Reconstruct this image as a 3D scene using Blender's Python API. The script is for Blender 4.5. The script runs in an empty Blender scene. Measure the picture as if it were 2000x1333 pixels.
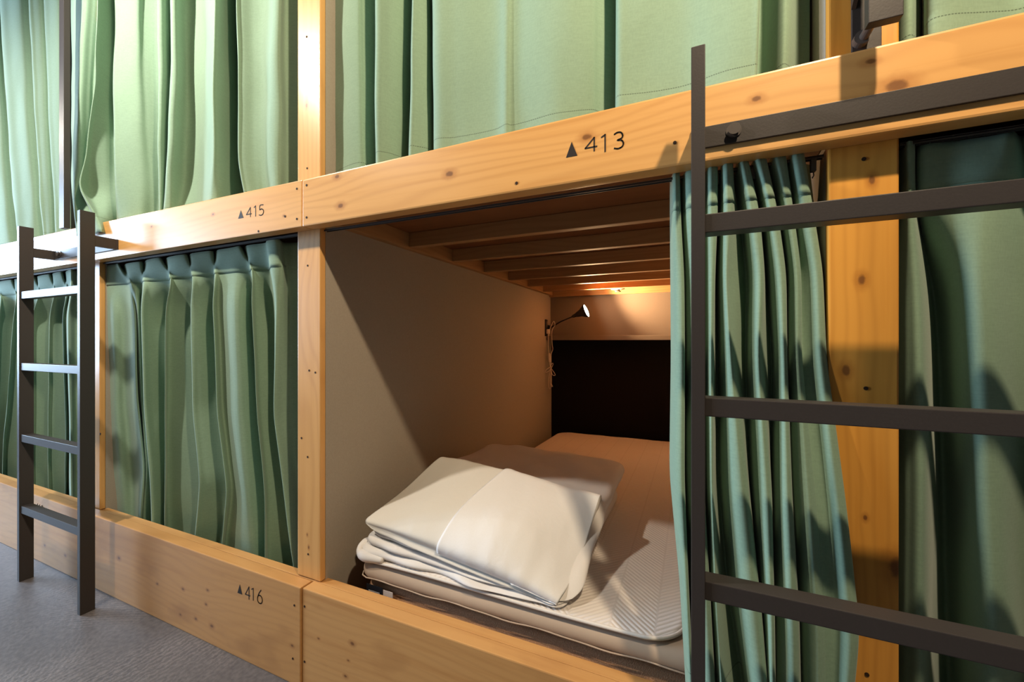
import bpy, bmesh, math, random
from mathutils import Vector, noise
import numpy as np

sc = bpy.context.scene
C = sc.collection
rnd = random.Random(4)

# ------------------------------------------------------------------ camera
F_PX, YAW, CAM = 796.0, math.radians(23.73), Vector((0.0, -0.80, 0.96))
cam_d = bpy.data.cameras.new('camera')
cam_d.sensor_width = 36.0
cam_d.lens = F_PX / 2000 * 36
cam_d.clip_start = 0.02
cam = bpy.data.objects.new('camera', cam_d)
C.objects.link(cam)
cam.location = CAM
cam.rotation_euler = (math.pi / 2, 0, YAW)
sc.camera = cam

# ------------------------------------------------------------------ colour management, world, lights
sc.view_settings.view_transform = 'Standard'
sc.view_settings.look = 'None'
sc.view_settings.gamma = 1.0
sc.view_settings.use_curve_mapping = False
sc.view_settings.exposure = 0.55
sc.cycles.use_denoising = True
sc.cycles.max_bounces = 10
sc.cycles.diffuse_bounces = 6
sc.cycles.sample_clamp_indirect = 6.0

world = bpy.data.worlds.new('world')
sc.world = world
world.use_nodes = True
world.node_tree.nodes['Background'].inputs[0].default_value = (0.55, 0.75, 1.0, 1)
world.node_tree.nodes['Background'].inputs[1].default_value = 0.4

def lamp(name, kind, loc, energy, color, size=0.1, aim=None, **kw):
    d = bpy.data.lights.new(name, kind)
    d.energy = energy
    d.color = color
    if kind == 'AREA':
        d.shape = kw.get('shape', 'DISK')
        d.size = size
        if 'size_y' in kw:
            d.size_y = kw['size_y']
    else:
        d.shadow_soft_size = size
    if kind == 'SPOT':
        d.spot_size = kw.get('angle', 2.0)
        d.spot_blend = kw.get('blend', 0.5)
    o = bpy.data.objects.new(name, d)
    C.objects.link(o)
    o.location = loc
    if aim is not None:
        o.rotation_euler = (Vector(aim) - Vector(loc)).to_track_quat('-Z', 'Y').to_euler()
    return o

WARM = (1.0, 0.79, 0.53)
NEUT = (1.0, 0.91, 0.77)
lamp('ceiling_downlight', 'SPOT', (0.42, -0.70, 2.36), 80, WARM, 0.032, (0.30, -0.05, 1.5), angle=2.9, blend=0.5)
lamp('ceiling_downlight', 'SPOT', (-1.75, -0.78, 2.36), 76, NEUT, 0.040, (-1.8, -0.05, 1.5), angle=2.9, blend=0.5)
lamp('ceiling_downlight', 'SPOT', (-3.9, -0.78, 2.36), 46, NEUT, 0.040, (-3.9, -0.05, 1.5), angle=2.9, blend=0.5)
lamp('window_daylight', 'AREA', (-6.05, -1.25, 1.55), 215, (0.55, 0.75, 1.0), 1.5, (0, -1.0, 1.2), shape='RECTANGLE', size_y=1.7)

# ------------------------------------------------------------------ photo geometry helpers (real planes of the bunk front)
def tan_at(u):
    return math.tan(math.atan((u - 1000) / F_PX) - YAW)
def X(u, y):                               # world x of image column u on the plane at depth y
    return tan_at(u) * (y - CAM.y)
def Zd(x, y, v):                           # world z of image row v at plan position x, y
    dep = -(x - CAM.x) * math.sin(YAW) + (y - CAM.y) * math.cos(YAW)
    return CAM.z + (666.5 - v) / F_PX * dep
def P(u, v, y):
    x = X(u, y)
    return Vector((x, y, Zd(x, y, v)))

# ------------------------------------------------------------------ object helpers
def tag(o, label=None, cat=None, group=None, kind=None):
    if label: o['label'] = label
    if cat: o['category'] = cat
    if group: o['group'] = group
    if kind: o['kind'] = kind
    return o

def thing(name, label, cat, loc=(0, 0, 0), group=None):
    o = bpy.data.objects.new(name, None)
    o.empty_display_size = 0.05
    C.objects.link(o)
    o.location = loc
    return tag(o, label, cat, group)

def obj(name, bm, mat, parent=None, smooth=False, world=True):
    me = bpy.data.meshes.new(name)
    bmesh.ops.recalc_face_normals(bm, faces=bm.faces[:])
    bm.to_mesh(me)
    bm.free()
    if smooth:
        for p in me.polygons: p.use_smooth = True
    if mat: me.materials.append(mat)
    o = bpy.data.objects.new(name, me)
    C.objects.link(o)
    if parent is not None:
        o.parent = parent
        if world:                          # vertices were given in world space
            L = Vector((0, 0, 0)); q = parent
            while q is not None:
                L += q.location; q = q.parent
            me.transform(__import__('mathutils').Matrix.Translation(-L))
    return o

def box(bm, x0, x1, y0, y1, z0, z1, bevel=0.0, tilt=None):
    vs = []
    for (x, y, z) in ((x0,y0,z0),(x1,y0,z0),(x1,y1,z0),(x0,y1,z0),(x0,y0,z1),(x1,y0,z1),(x1,y1,z1),(x0,y1,z1)):
        vs.append(bm.verts.new((x, y, z)))
    fs = [bm.faces.new([vs[i] for i in f]) for f in ((0,3,2,1),(4,5,6,7),(0,1,5,4),(1,2,6,5),(2,3,7,6),(3,0,4,7))]
    if tilt:                               # (bottom at x0, bottom at x1, top at x0, top at x1)
        for i, z in zip((0, 3, 1, 2, 4, 7, 5, 6), (tilt[0], tilt[0], tilt[1], tilt[1], tilt[2], tilt[2], tilt[3], tilt[3])):
            vs[i].co.z = z
    if bevel:
        es = list({e for f in fs for e in f.edges})
        bmesh.ops.bevel(bm, geom=es, offset=bevel, segments=2, profile=0.6, affect='EDGES')
    return bm

def B(*a, **k):
    return box(bmesh.new(), *a, **k)

def tube(bm, pts, r, n=8, cap=True):
    pts = [Vector(p) for p in pts]
    rings = []
    up = Vector((0, 0, 1))
    for i, p in enumerate(pts):
        d = (pts[min(i + 1, len(pts) - 1)] - pts[max(i - 1, 0)]).normalized()
        a = d.cross(up)
        if a.length < 1e-3: a = d.cross(Vector((0, 1, 0)))
        a.normalize(); b = d.cross(a).normalized()
        rr = r[i] if isinstance(r, (list, tuple)) else r
        rings.append([bm.verts.new(p + (a * math.cos(2*math.pi*k/n) + b * math.sin(2*math.pi*k/n)) * rr) for k in range(n)])
    for A, D in zip(rings, rings[1:]):
        for k in range(n):
            bm.faces.new((A[k], A[(k+1) % n], D[(k+1) % n], D[k]))
    if cap:
        bm.faces.new(rings[0]); bm.faces.new(rings[-1])
    return bm

def T(pts, r, n=8):
    return tube(bmesh.new(), pts, r, n)

def spline(pts, k=8):
    pts = [Vector(p) for p in pts]
    out = []
    for i in range(len(pts) - 1):
        p0, p1, p2, p3 = pts[max(i-1, 0)], pts[i], pts[i+1], pts[min(i+2, len(pts)-1)]
        for j in range(k):
            t = j / k
            out.append(0.5 * ((2*p1) + (p2-p0)*t + (2*p0-5*p1+4*p2-p3)*t*t + (3*p1-p0-3*p2+p3)*t**3))
    out.append(pts[-1])
    return out

# ------------------------------------------------------------------ materials
class NT:
    def __init__(s, name, rough=0.5, spec=0.5):
        s.m = bpy.data.materials.new(name); s.m.use_nodes = True
        s.t = s.m.node_tree; s.b = s.t.nodes['Principled BSDF']
        s.b.inputs['Roughness'].default_value = rough
        s.b.inputs['Specular IOR Level'].default_value = spec
    def n(s, typ, **kw):
        nd = s.t.nodes.new(typ)
        for k, v in kw.items():
            if k in nd.inputs.keys():
                if hasattr(v, 'is_output'): s.t.links.new(v, nd.inputs[k])
                else: nd.inputs[k].default_value = v
            else: setattr(nd, k, v)
        return nd
    def link(s, a, b): s.t.links.new(a, b)
    def math(s, op, a, b=None, c=None):
        nd = s.t.nodes.new('ShaderNodeMath'); nd.operation = op
        for i, v in enumerate((a, b, c)):
            if v is None: continue
            if hasattr(v, 'is_output'): s.t.links.new(v, nd.inputs[i])
            else: nd.inputs[i].default_value = v
        return nd.outputs[0]
    def mix(s, fac, a, b, blend='MIX'):
        nd = s.t.nodes.new('ShaderNodeMix'); nd.data_type = 'RGBA'; nd.blend_type = blend
        for key, v in ((0, fac), (6, a), (7, b)):
            if hasattr(v, 'is_output'): s.t.links.new(v, nd.inputs[key])
            else: nd.inputs[key].default_value = (v if key == 0 else (*v, 1))
        return nd.outputs[2]
    def ramp(s, fac, stops):
        nd = s.t.nodes.new('ShaderNodeValToRGB')
        el = nd.color_ramp.elements
        while len(el) < len(stops): el.new(0.5)
        for e, (p, c) in zip(el, stops):
            e.position = p; e.color = (*c, 1) if len(c) == 3 else c
        s.link(fac, nd.inputs[0])
        return nd.outputs[0]
    def bump(s, h, strength, dist):
        nd = s.n('ShaderNodeBump', Strength=strength, Distance=dist)
        s.link(h, nd.inputs['Height']); s.link(nd.outputs[0], s.b.inputs['Normal'])
    def coords(s, scale=(1, 1, 1)):
        tc = s.n('ShaderNodeTexCoord')
        mp = s.n('ShaderNodeMapping'); mp.inputs['Scale'].default_value = scale
        s.link(tc.outputs['Object'], mp.inputs[0])
        return mp.outputs[0]

def wood(name, axis, light, mid, dark, knots=(), rough=0.36, seed=0.0, line=1.0, stain=0.0):
    """pine: long streaks, growth lines that bow round the knots; knots = (along, across, size)"""
    s = NT(name, rough, 0.5)
    tc = s.n('ShaderNodeTexCoord')
    sep = s.n('ShaderNodeSeparateXYZ'); s.link(tc.outputs['Object'], sep.inputs[0])
    ix = {'x': 0, 'y': 1, 'z': 2}[axis]
    al = sep.outputs[ix]
    ac = {'x': sep.outputs[2], 'y': sep.outputs[2], 'z': sep.outputs[0]}[axis]
    th = {'x': sep.outputs[1], 'y': sep.outputs[0], 'z': sep.outputs[1]}[axis]
    def vec(a, b, c, sa, sb, scl, off=0.0):
        cb = s.n('ShaderNodeCombineXYZ')
        s.link(s.math('MULTIPLY_ADD', a, sa, off + seed), cb.inputs[0])
        s.link(s.math('MULTIPLY', b, sb), cb.inputs[1])
        s.link(s.math('MULTIPLY', c, scl), cb.inputs[2])
        return cb.outputs[0]
    streak = s.n('ShaderNodeTexNoise', Scale=1.0, Detail=5.0, Roughness=0.6)
    s.link(vec(al, ac, th, 1.6, 45, 45), streak.inputs['Vector'])
    broad = s.n('ShaderNodeTexNoise', Scale=1.0, Detail=2.0)
    s.link(vec(al, ac, th, 1.1, 9, 9, 7.3), broad.inputs['Vector'])
    col = s.ramp(streak.outputs['Fac'], [(0.25, mid), (0.5, light), (0.8, light)])
    col = s.mix(s.math('MULTIPLY', broad.outputs['Fac'], 0.55), col, mid)
    # growth lines
    warp = s.n('ShaderNodeTexNoise', Scale=1.0, Detail=1.5)
    s.link(vec(al, ac, th, 1.3, 5, 5, 3.1), warp.inputs['Vector'])
    g = s.math('MULTIPLY_ADD', ac, 42.0, s.math('MULTIPLY', warp.outputs['Fac'], 9.0))
    ks = []
    for (ka, kc, kr) in knots:
        da = s.math('MULTIPLY', s.math('SUBTRACT', al, ka), 0.62)
        dc = s.math('SUBTRACT', ac, kc)
        d = s.math('SQRT', s.math('ADD', s.math('MULTIPLY', da, da), s.math('MULTIPLY', dc, dc)))
        ks.append((d, kr))
        bow = s.math('DIVIDE', kr * 0.8, s.math('ADD', d, kr))
        g = s.math('ADD', g, bow)
    ln = s.math('POWER', s.math('ABSOLUTE', s.math('SINE', s.math('MULTIPLY', g, 3.0))), 5.0)
    col = s.mix(s.math('MULTIPLY', ln, 0.22 * line), col, dark)
    if stain:
        st = s.n('ShaderNodeTexNoise', Scale=1.0, Detail=3.0)
        s.link(vec(al, ac, th, 4.0, 9, 9, 11.0), st.inputs['Vector'])
        f = s.n('ShaderNodeMapRange'); s.link(st.outputs['Fac'], f.inputs[0])
        f.inputs[1].default_value = 0.56; f.inputs[2].default_value = 0.75
        col = s.mix(s.math('MULTIPLY', f.outputs[0], stain), col, dark)
    for d, kr in ks:
        wob = s.n('ShaderNodeTexNoise', Scale=1.0, Detail=3.0)
        s.link(vec(al, ac, th, 90, 90, 40), wob.inputs['Vector'])
        dd = s.math('MULTIPLY_ADD', wob.outputs['Fac'], kr * 0.8, s.math('SUBTRACT', d, kr * 0.4))
        halo = s.n('ShaderNodeMapRange', interpolation_type='SMOOTHSTEP'); s.link(dd, halo.inputs[0])
        halo.inputs[1].default_value = kr * 2.6; halo.inputs[2].default_value = kr * 0.6
        halo.inputs[3].default_value = 0; halo.inputs[4].default_value = 0.5
        col = s.mix(halo.outputs[0], col, (dark[0] * .85, dark[1] * .7, dark[2] * .6))
        core = s.n('ShaderNodeMapRange', interpolation_type='SMOOTHSTEP'); s.link(dd, core.inputs[0])
        core.inputs[1].default_value = kr * 1.05; core.inputs[2].default_value = kr * 0.45
        core.inputs[3].default_value = 0; core.inputs[4].default_value = 0.75
        col = s.mix(core.outputs[0], col, (0.13, 0.045, 0.016))
    s.link(col, s.b.inputs['Base Color'])
    s.bump(streak.outputs['Fac'], 0.12, 0.002)
    return s.m

def cloth_mat(name, col, stitch_hem=None):
    s = NT(name, 0.85, 0.25)
    v = s.coords((1, 1, 1))
    n1 = s.n('ShaderNodeTexNoise', Scale=420.0, Detail=2.0); s.link(s.coords((1, 1, .35)), n1.inputs['Vector'])
    n2 = s.n('ShaderNodeTexNoise', Scale=160.0, Detail=2.0); s.link(s.coords((.35, .35, 2.2)), n2.inputs['Vector'])
    f = s.math('MULTIPLY', s.math('ADD', n1.outputs['Fac'], n2.outputs['Fac']), 0.5)
    c = s.mix(f, tuple(k * 0.80 for k in col), tuple(k * 1.2 for k in col))
    if stitch_hem:
        uv = s.n('ShaderNodeUVMap'); sp = s.n('ShaderNodeSeparateXYZ'); s.link(uv.outputs[0], sp.inputs[0])
        w = s.math('LESS_THAN', s.math('ABSOLUTE', s.math('SUBTRACT', sp.outputs[1], stitch_hem)), 0.0009)
        dash = s.math('LESS_THAN', s.math('FRACT', s.math('MULTIPLY', sp.outputs[0], 220.0)), 0.72)
        c = s.mix(s.math('MULTIPLY', s.math('MULTIPLY', w, dash), 0.8), c, tuple(k * 0.3 for k in col))
    s.link(c, s.b.inputs['Base Color'])
    s.b.inputs['Sheen Weight'].default_value = 0.18
    s.b.inputs['Sheen Roughness'].default_value = 0.4
    s.bump(f, 0.12, 0.001)
    return s.m

def plain(name, col, rough=0.6, spec=0.4, nscale=60, namp=0.12, bump=0.05, metallic=0.0):
    s = NT(name, rough, spec)
    nz = s.n('ShaderNodeTexNoise', Scale=float(nscale), Detail=4.0); s.link(s.coords(), nz.inputs['Vector'])
    c = s.mix(nz.outputs['Fac'], tuple(k * (1 - namp) for k in col), tuple(k * (1 + namp) for k in col))
    s.link(c, s.b.inputs['Base Color'])
    s.b.inputs['Metallic'].default_value = metallic
    if bump: s.bump(nz.outputs['Fac'], bump, 0.002)
    return s.m

def emit(name, col, strength):
    s = NT(name)
    s.b.inputs['Base Color'].default_value = (*col, 1)
    s.b.inputs['Emission Color'].default_value = (*col, 1)
    s.b.inputs['Emission Strength'].default_value = strength
    return s.m

GREEN = (0.245, 0.362, 0.262)
M = {}
M['curtain'] = cloth_mat('green_curtain_cloth', GREEN, 0.058)
M['curtain_top'] = cloth_mat('green_curtain_header', GREEN)
M['steel'] = plain('dark_powder_coated_steel', (0.042, 0.035, 0.033), 0.46, 0.32, 300, 0.1, 0.06)
M['bolt'] = plain('bolt_steel', (0.085, 0.072, 0.066), 0.3, 0.6, 300, 0.1, 0.03)
M['rail'] = plain('rail_anodised', (0.10, 0.095, 0.09), 0.4, 0.5, 200, 0.1, 0.02, 0.6)
M['ink'] = plain('printed_ink', (0.022, 0.016, 0.014), 0.6, 0.3, 200, 0.1, 0)
M['screw'] = plain('screw_hole', (0.035, 0.018, 0.010), 0.7, 0.2, 200, 0.1, 0)
M['panel'] = plain('grey_beige_panel', (0.37, 0.322, 0.262), 0.8, 0.2, 220, 0.10, 0.10)
M['head_panel'] = plain('brown_grey_head_panel', (0.17, 0.135, 0.11), 0.75, 0.25, 220, 0.10, 0.08)
M['dark_wall'] = plain('near_black_panel', (0.008, 0.006, 0.006), 0.85, 0.15, 150, 0.2, 0.05)
M['ply'] = wood('bed_deck_plywood', 'x', (0.24, 0.095, 0.034), (0.19, 0.07, 0.024), (0.13, 0.045, 0.013), rough=0.5, seed=5)
M['joist'] = wood('bed_deck_joist', 'x', (0.42, 0.23, 0.095), (0.35, 0.18, 0.068), (0.23, 0.10, 0.034), rough=0.62, seed=8)
M['joist_y'] = wood('bed_deck_side_rail', 'y', (0.42, 0.23, 0.095), (0.35, 0.18, 0.068), (0.23, 0.10, 0.034), rough=0.62, seed=2)
LT, MD, DK = (0.74, 0.405, 0.140), (0.65, 0.325, 0.098), (0.43, 0.175, 0.042)

def kx(u, v): p = P(u, v, 0.0); return (p.x, p.z)
def kz(u, v):
    p = P(u, v, 0.038); return (p.z, p.x)
M['beam_mid'] = wood('pine_beam', 'x', LT, MD, DK, rough=0.33, seed=1.0, line=1.0,
    knots=[(*kx(878, 340), .0075), (*kx(665, 402), .0070), (*kx(1146, 268), .0070), (*kx(1478, 193), .0055),
           (*kx(1700, 120), .0050), (*kx(1752, 167), .0105), (*kx(1009, 358), .0022), (*kx(658, 345), .0060)])
M['beam_left'] = wood('pine_beam_pale', 'x', LT, MD, DK, rough=0.33, seed=31.0, line=0.7,
    knots=[(*kx(416, 419), .004), (*kx(296, 443), .003), (*kx(555, 422), .003)])
M['board_left'] = wood('pine_board', 'x', (0.60, 0.310, 0.108), (0.50, 0.235, 0.072), (0.30, 0.125, 0.038), rough=0.4, seed=51.0, line=0.55, stain=0.5,
    knots=[(*kx(235, 1090), 0.0062), (*kx(408, 1152), 0.0037), (*kx(405, 1180), 0.0037), (*kx(416, 1222), 0.0056),
           (*kx(385, 1208), 0.0043), (*kx(355, 1200), 0.0037), (*kx(310, 1140), 0.0037), (*kx(90, 1065), 0.0050), (*kx(130, 1085), 0.0056),
           (*kx(573, 1260), 0.0037), (*kx(360, 1150), 0.0043)])
M['board_right'] = wood('pine_board_warm', 'x', (0.64, 0.345, 0.125), (0.54, 0.26, 0.082), (0.32, 0.13, 0.038), rough=0.42, seed=71.0, line=0.5, stain=0.45,
    knots=[(*kx(688, 1258), 0.0050), (*kx(675, 1322), 0.0037), (*kx(680, 1291), 0.0025), (*kx(622, 1248), 0.0025)])
M['post_left'] = wood('pine_post_plain', 'z', LT, MD, DK, rough=0.36, seed=11.0, line=0.8)
M['post_mid'] = wood('pine_post', 'z', LT, MD, DK, rough=0.33, seed=21.0, line=0.9,
    knots=[(*kz(596, 113), .0065), (*kz(599, 206), .005), (*kz(603, 1070), .0030), (*kz(600, 1045), .0025)])
M['post_right'] = wood('pine_post_orange', 'z', (0.76, 0.355, 0.062), (0.66, 0.275, 0.040), (0.42, 0.155, 0.022), rough=0.36, seed=41.0, line=1.0,
    knots=[(*kz(1683, 548), .006), (*kz(1652, 724), .006), (*kz(1703, 352), .005), (*kz(1750, 1110), .012), (*kz(1690, 1012), .003)])
M['post_end'] = M['post_left']

def floor_mat():
    s = NT('trowelled_dark_concrete', 0.48, 0.45)
    v = s.coords()
    n1 = s.n('ShaderNodeTexNoise', Scale=2.5, Detail=8.0, Roughness=0.65); s.link(v, n1.inputs['Vector'])
    n2 = s.n('ShaderNodeTexNoise', Scale=70.0, Detail=4.0); s.link(v, n2.inputs['Vector'])
    c = s.ramp(n1.outputs['Fac'], [(0.3, (0.064, 0.056, 0.058)), (0.55, (0.094, 0.083, 0.084)), (0.75, (0.135, 0.120, 0.118))])
    c = s.mix(0.35, c, s.ramp(n2.outputs['Fac'], [(0.3, (0.045, 0.038, 0.038)), (0.7, (0.18, 0.157, 0.150))]))
    tot = None
    for (cx, cy, sc_, sd) in ((-2.3, -0.85, 130, 1.0), (-1.2, -1.3, 150, 6.0), (-2.9, -0.1, 110, 3.0)):
        mp = s.n('ShaderNodeMapping'); mp.inputs['Location'].default_value = (-cx, -cy, 0)
        s.link(s.n('ShaderNodeTexCoord').outputs['Object'], mp.inputs[0])
        w = s.n('ShaderNodeTexWave', wave_type='RINGS', rings_direction='Z')
        w.inputs['Scale'].default_value = sc_ / 6.0
        w.inputs['Distortion'].default_value = 9.0; w.inputs['Detail'].default_value = 6.0; w.inputs['Detail Scale'].default_value = 2.5; w.inputs['Detail Roughness'].default_value = 0.7
        s.link(mp.outputs[0], w.inputs['Vector'])
        mk = s.n('ShaderNodeTexNoise', Scale=2.2, Detail=5.0)
        mv = s.n('ShaderNodeMapping'); mv.inputs['Location'].default_value = (sd, sd * 2, 0)
        s.link(s.n('ShaderNodeTexCoord').outputs['Object'], mv.inputs[0]); s.link(mv.outputs[0], mk.inputs['Vector'])
        mr = s.n('ShaderNodeMapRange'); s.link(mk.outputs['Fac'], mr.inputs[0])
        mr.inputs[1].default_value = 0.5; mr.inputs[2].default_value = 0.72
        h = s.math('MULTIPLY', s.math('POWER', w.outputs['Fac'], 3.0), mr.outputs[0])
        tot = h if tot is None else s.math('ADD', tot, h)
    c = s.mix(s.math('MULTIPLY', tot, 0.45), c, (0.30, 0.255, 0.235))
    s.link(c, s.b.inputs['Base Color'])
    s.bump(s.math('ADD', s.math('MULTIPLY', tot, 0.5), s.math('MULTIPLY', n2.outputs['Fac'], 0.9)), 0.22, 0.003)
    return s.m
M['floor'] = floor_mat()
M['plaster'] = plain('corridor_plaster', (0.22, 0.21, 0.20), 0.9, 0.2, 30, 0.05, 0.05)
M['ceiling'] = plain('ceiling_paint', (0.22, 0.21, 0.20), 0.9, 0.2, 30, 0.05, 0.03)
M['white_frame'] = plain('window_frame_paint', (0.5, 0.5, 0.5), 0.4, 0.5, 30, 0.05, 0)

# ------------------------------------------------------------------ corridor shell
XL, XR, YB, ZC = -6.0, 2.6, -2.3, 3.0
def structure(name, bm, mat):
    return tag(obj(name, bm, mat), kind='structure')
structure('floor', B(XL, XR, YB, 2.4, -0.06, 0.0), M['floor'])
structure('ceiling', B(XL, XR, YB, 2.4, ZC, ZC + 0.06), M['ceiling'])
structure('wall_front', B(XL, XR, YB - 0.08, YB, 0.0, ZC), M['plaster'])
structure('wall_right', B(XR, XR + 0.08, YB, 2.4, 0.0, ZC), M['plaster'])
w = bmesh.new()
box(w, XL - 0.08, XL, YB, -2.05, 0, ZC); box(w, XL - 0.08, XL, -0.45, 2.4, 0, ZC)
box(w, XL - 0.08, XL, -2.05, -0.45, 0, 0.65); box(w, XL - 0.08, XL, -2.05, -0.45, 2.45, ZC)
structure('wall_left', w, M['plaster'])
w = bmesh.new()
for (a, b, c, d) in ((-2.05, -1.99, .65, 2.45), (-.51, -.45, .65, 2.45), (-1.99, -.51, .65, .71), (-1.99, -.51, 2.39, 2.45), (-1.27, -1.23, .71, 2.39)):
    box(w, XL - 0.06, XL - 0.01, a, b, c, d)
structure('window_1', w, M['white_frame'])
structure('wall_back', B(XL, XR, 2.30, 2.38, 0.0, ZC), M['dark_wall'])

# ------------------------------------------------------------------ bunk frame
POST = [(-3.79, -3.70), (-2.280, -2.190), (-1.053, -0.961), (0.2105, 0.302), (1.47, 1.56)]
PMAT = ['post_left', 'post_left', 'post_mid', 'post_right', 'post_end']
YBACK = 2.10
frame = thing('bunk_bed', 'two-tier row of built-in pine bunks with grey partitions, numbered beams and boards', 'bunk bed')

def screw_at(parent, u, v, y, r=0.0032):
    p = P(u, v, y)
    bm = bmesh.new()
    bmesh.ops.create_cone(bm, cap_ends=True, segments=10, radius1=r, radius2=r, depth=0.0016,
                          matrix=__import__('mathutils').Matrix.Translation((p.x, y - 0.0002, p.z)) @ __import__('mathutils').Matrix.Rotation(math.pi/2, 4, 'X'))
    obj('screw', bm, M['screw'], parent)

posts = []
for i, (a, b) in enumerate(POST):
    bm = B(a, b, 0.038, 0.0562, 0.2765, ZC, bevel=0.003)
    posts.append(obj('post', bm, M[PMAT[i]], frame))
    pm = B(a + 0.0004, b - 0.0004, 0.0565, 2.29, 0.02, ZC)
    obj('partition', pm, M['panel'], frame)
for u, v in ((599, 72), (600, 329), (601, 519), (616, 728), (604, 724), (589, 856), (602, 1083), (601, 893)):
    screw_at(posts[2], u, v, 0.038, 0.0028)
for u, v in ((1687, 311), (1691, 759), (1693, 1318)):
    screw_at(posts[3], u, v, 0.038, 0.0032)
screw_at(posts[1], 196, 848, 0.038, 0.004)

SEAM = X(590, 0)
SEAML = -2.245
beam_l0 = obj('beam', B(-4.0, SEAML - .001, 0, 0.038, 1.278, 1.418, bevel=0.003, tilt=(1.274, 1.276, 1.425, 1.419)), M['beam_left'], frame)
beam_l = obj('beam', B(SEAML, SEAM - .0008, 0, 0.038, 1.278, 1.41, bevel=0.003, tilt=(1.276, 1.278, 1.4185, 1.4075)), M['beam_left'], frame)
beam_m = obj('beam', B(SEAM + .0008, 1.8, 0, 0.038, 1.278, 1.41, bevel=0.004, tilt=(1.2775, 1.2835, 1.407, 1.424)), M['beam_mid'], frame)
for u, v in ((580, 369), (580, 428), (505, 452), (557, 423)):
    screw_at(beam_l, u, v, 0.0)
for u, v in ((599, 362), (599, 425), (1318, 279), (1009, 358)):
    screw_at(beam_m, u, v, 0.0)
BT = 0.276
board_l0 = obj('bed_board', B(-4.0, SEAML - .001, -0.004, 0.034, 0.0, BT + .008, bevel=0.003, tilt=(0, 0, .290, .281)), M['board_left'], frame)
board_l = obj('bed_board', B(SEAML, SEAM - .0015, -0.004, 0.034, 0.0, BT, bevel=0.003, tilt=(0, 0, .281, .2765)), M['board_left'], frame)
board_r = obj('bed_board', B(SEAM + .0015, 1.8, 0.0, 0.038, 0.0, BT, bevel=0.003, tilt=(0, 0, .275, .275)), M['board_right'], frame)
for u, v in ((575, 1183), (572, 1287)):
    screw_at(board_l, u, v, -0.004, 0.003)
for u, v in ((595, 1185), (595, 1293)):
    screw_at(board_r, u, v, 0.0, 0.003)
obj('ledger', B(-4.0, 1.8, 0.038, 0.066, 0.02, 0.2745, bevel=0.002), M['board_right'], frame)

for i in range(4):
    a, b = POST[i][1], POST[i + 1][0]
    obj('bed_base', B(a, b, 0.068, 2.29, 0.10, 0.118), M['ply'], frame)
    obj('bed_deck', B(a, b, 0.040, 2.29, 1.352, 1.366), M['ply'], frame)
    if i == 2:
        for k in range(6):
            y = 0.40 + 0.291 * k
            obj('joist', B(a + .0275, b - .0275, y, y + 0.030, 1.300, 1.3515, bevel=0.002), M['joist'], frame)
        obj('deck_side_rail', B(a + .0005, a + 0.027, 0.058, YBACK - .031, 1.296, 1.3515, bevel=0.002), M['joist_y'], frame)
        obj('deck_side_rail', B(b - 0.027, b - .0005, 0.058, YBACK - .031, 1.296, 1.3515, bevel=0.002), M['joist_y'], frame)
        obj('deck_back_rail', B(a + .0005, b - .0005, YBACK - .030, YBACK - .001, 1.285, 1.3515, bevel=0.002), M['joist'], frame)
        obj('back_panel', B(a + .0005, b - .0005, YBACK, YBACK + 0.02, 0.985, 1.3515), M['head_panel'], frame)
        obj('lower_back_panel', B(a + .0005, b - .0005, YBACK + .022, YBACK + 0.042, 0.12, 0.985), M['dark_wall'], frame)
        obj('head_shelf', B(a + .0005, b - .0005, YBACK - .10, YBACK - .0005, 0.966, 0.998, bevel=0.002), M['head_panel'], frame)

# curtain rails under the beams
for i in range(4):
    a, b = POST[i][1] + 0.004, POST[i + 1][0] - 0.004
    bm = bmesh.new()
    box(bm, a, b, 0.047, 0.0485, 1.2725, 1.276)
    box(bm, a, b, 0.0565, 0.058, 1.2725, 1.276)
    box(bm, a, b, 0.047, 0.058, 1.2748, 1.2775)
    obj('curtain_rail', bm, M['rail'], frame)

# ------------------------------------------------------------------ painted numbers
GL = {
    '4': [[(0.78, -0.12), (0.78, 1.0), (0.0, 0.22), (1.0, 0.22)]],
    '1': [[(0.0, 0.88), (0.62, 1.0), (0.62, 0.0)]],
    '3': [[(0.0, 0.92), (0.3, 1.0), (0.7, 0.97), (0.92, 0.78), (0.8, 0.6), (0.35, 0.52), (0.8, 0.46), (1.0, 0.26), (0.85, 0.06), (0.4, -0.02), (0.0, 0.04)]],
    '5': [[(0.92, 1.0), (0.2, 1.0), (0.12, 0.58), (0.5, 0.62), (0.9, 0.5), (1.0, 0.28), (0.82, 0.06), (0.4, -0.02), (0.0, 0.05)]],
    '6': [[(0.75, 1.0), (0.3, 0.68), (0.04, 0.3), (0.16, 0.06), (0.5, -0.02), (0.86, 0.06), (1.0, 0.28), (0.84, 0.5), (0.5, 0.58), (0.16, 0.5), (0.04, 0.3)]],
    '8': [[(0.5, 1.0), (0.15, 0.9), (0.1, 0.7), (0.3, 0.56), (0.7, 0.46), (0.95, 0.26), (0.8, 0.05), (0.5, -0.02), (0.2, 0.05), (0.05, 0.26), (0.3, 0.46), (0.7, 0.56), (0.9, 0.7), (0.85, 0.9), (0.5, 1.0)]],
}
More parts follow.
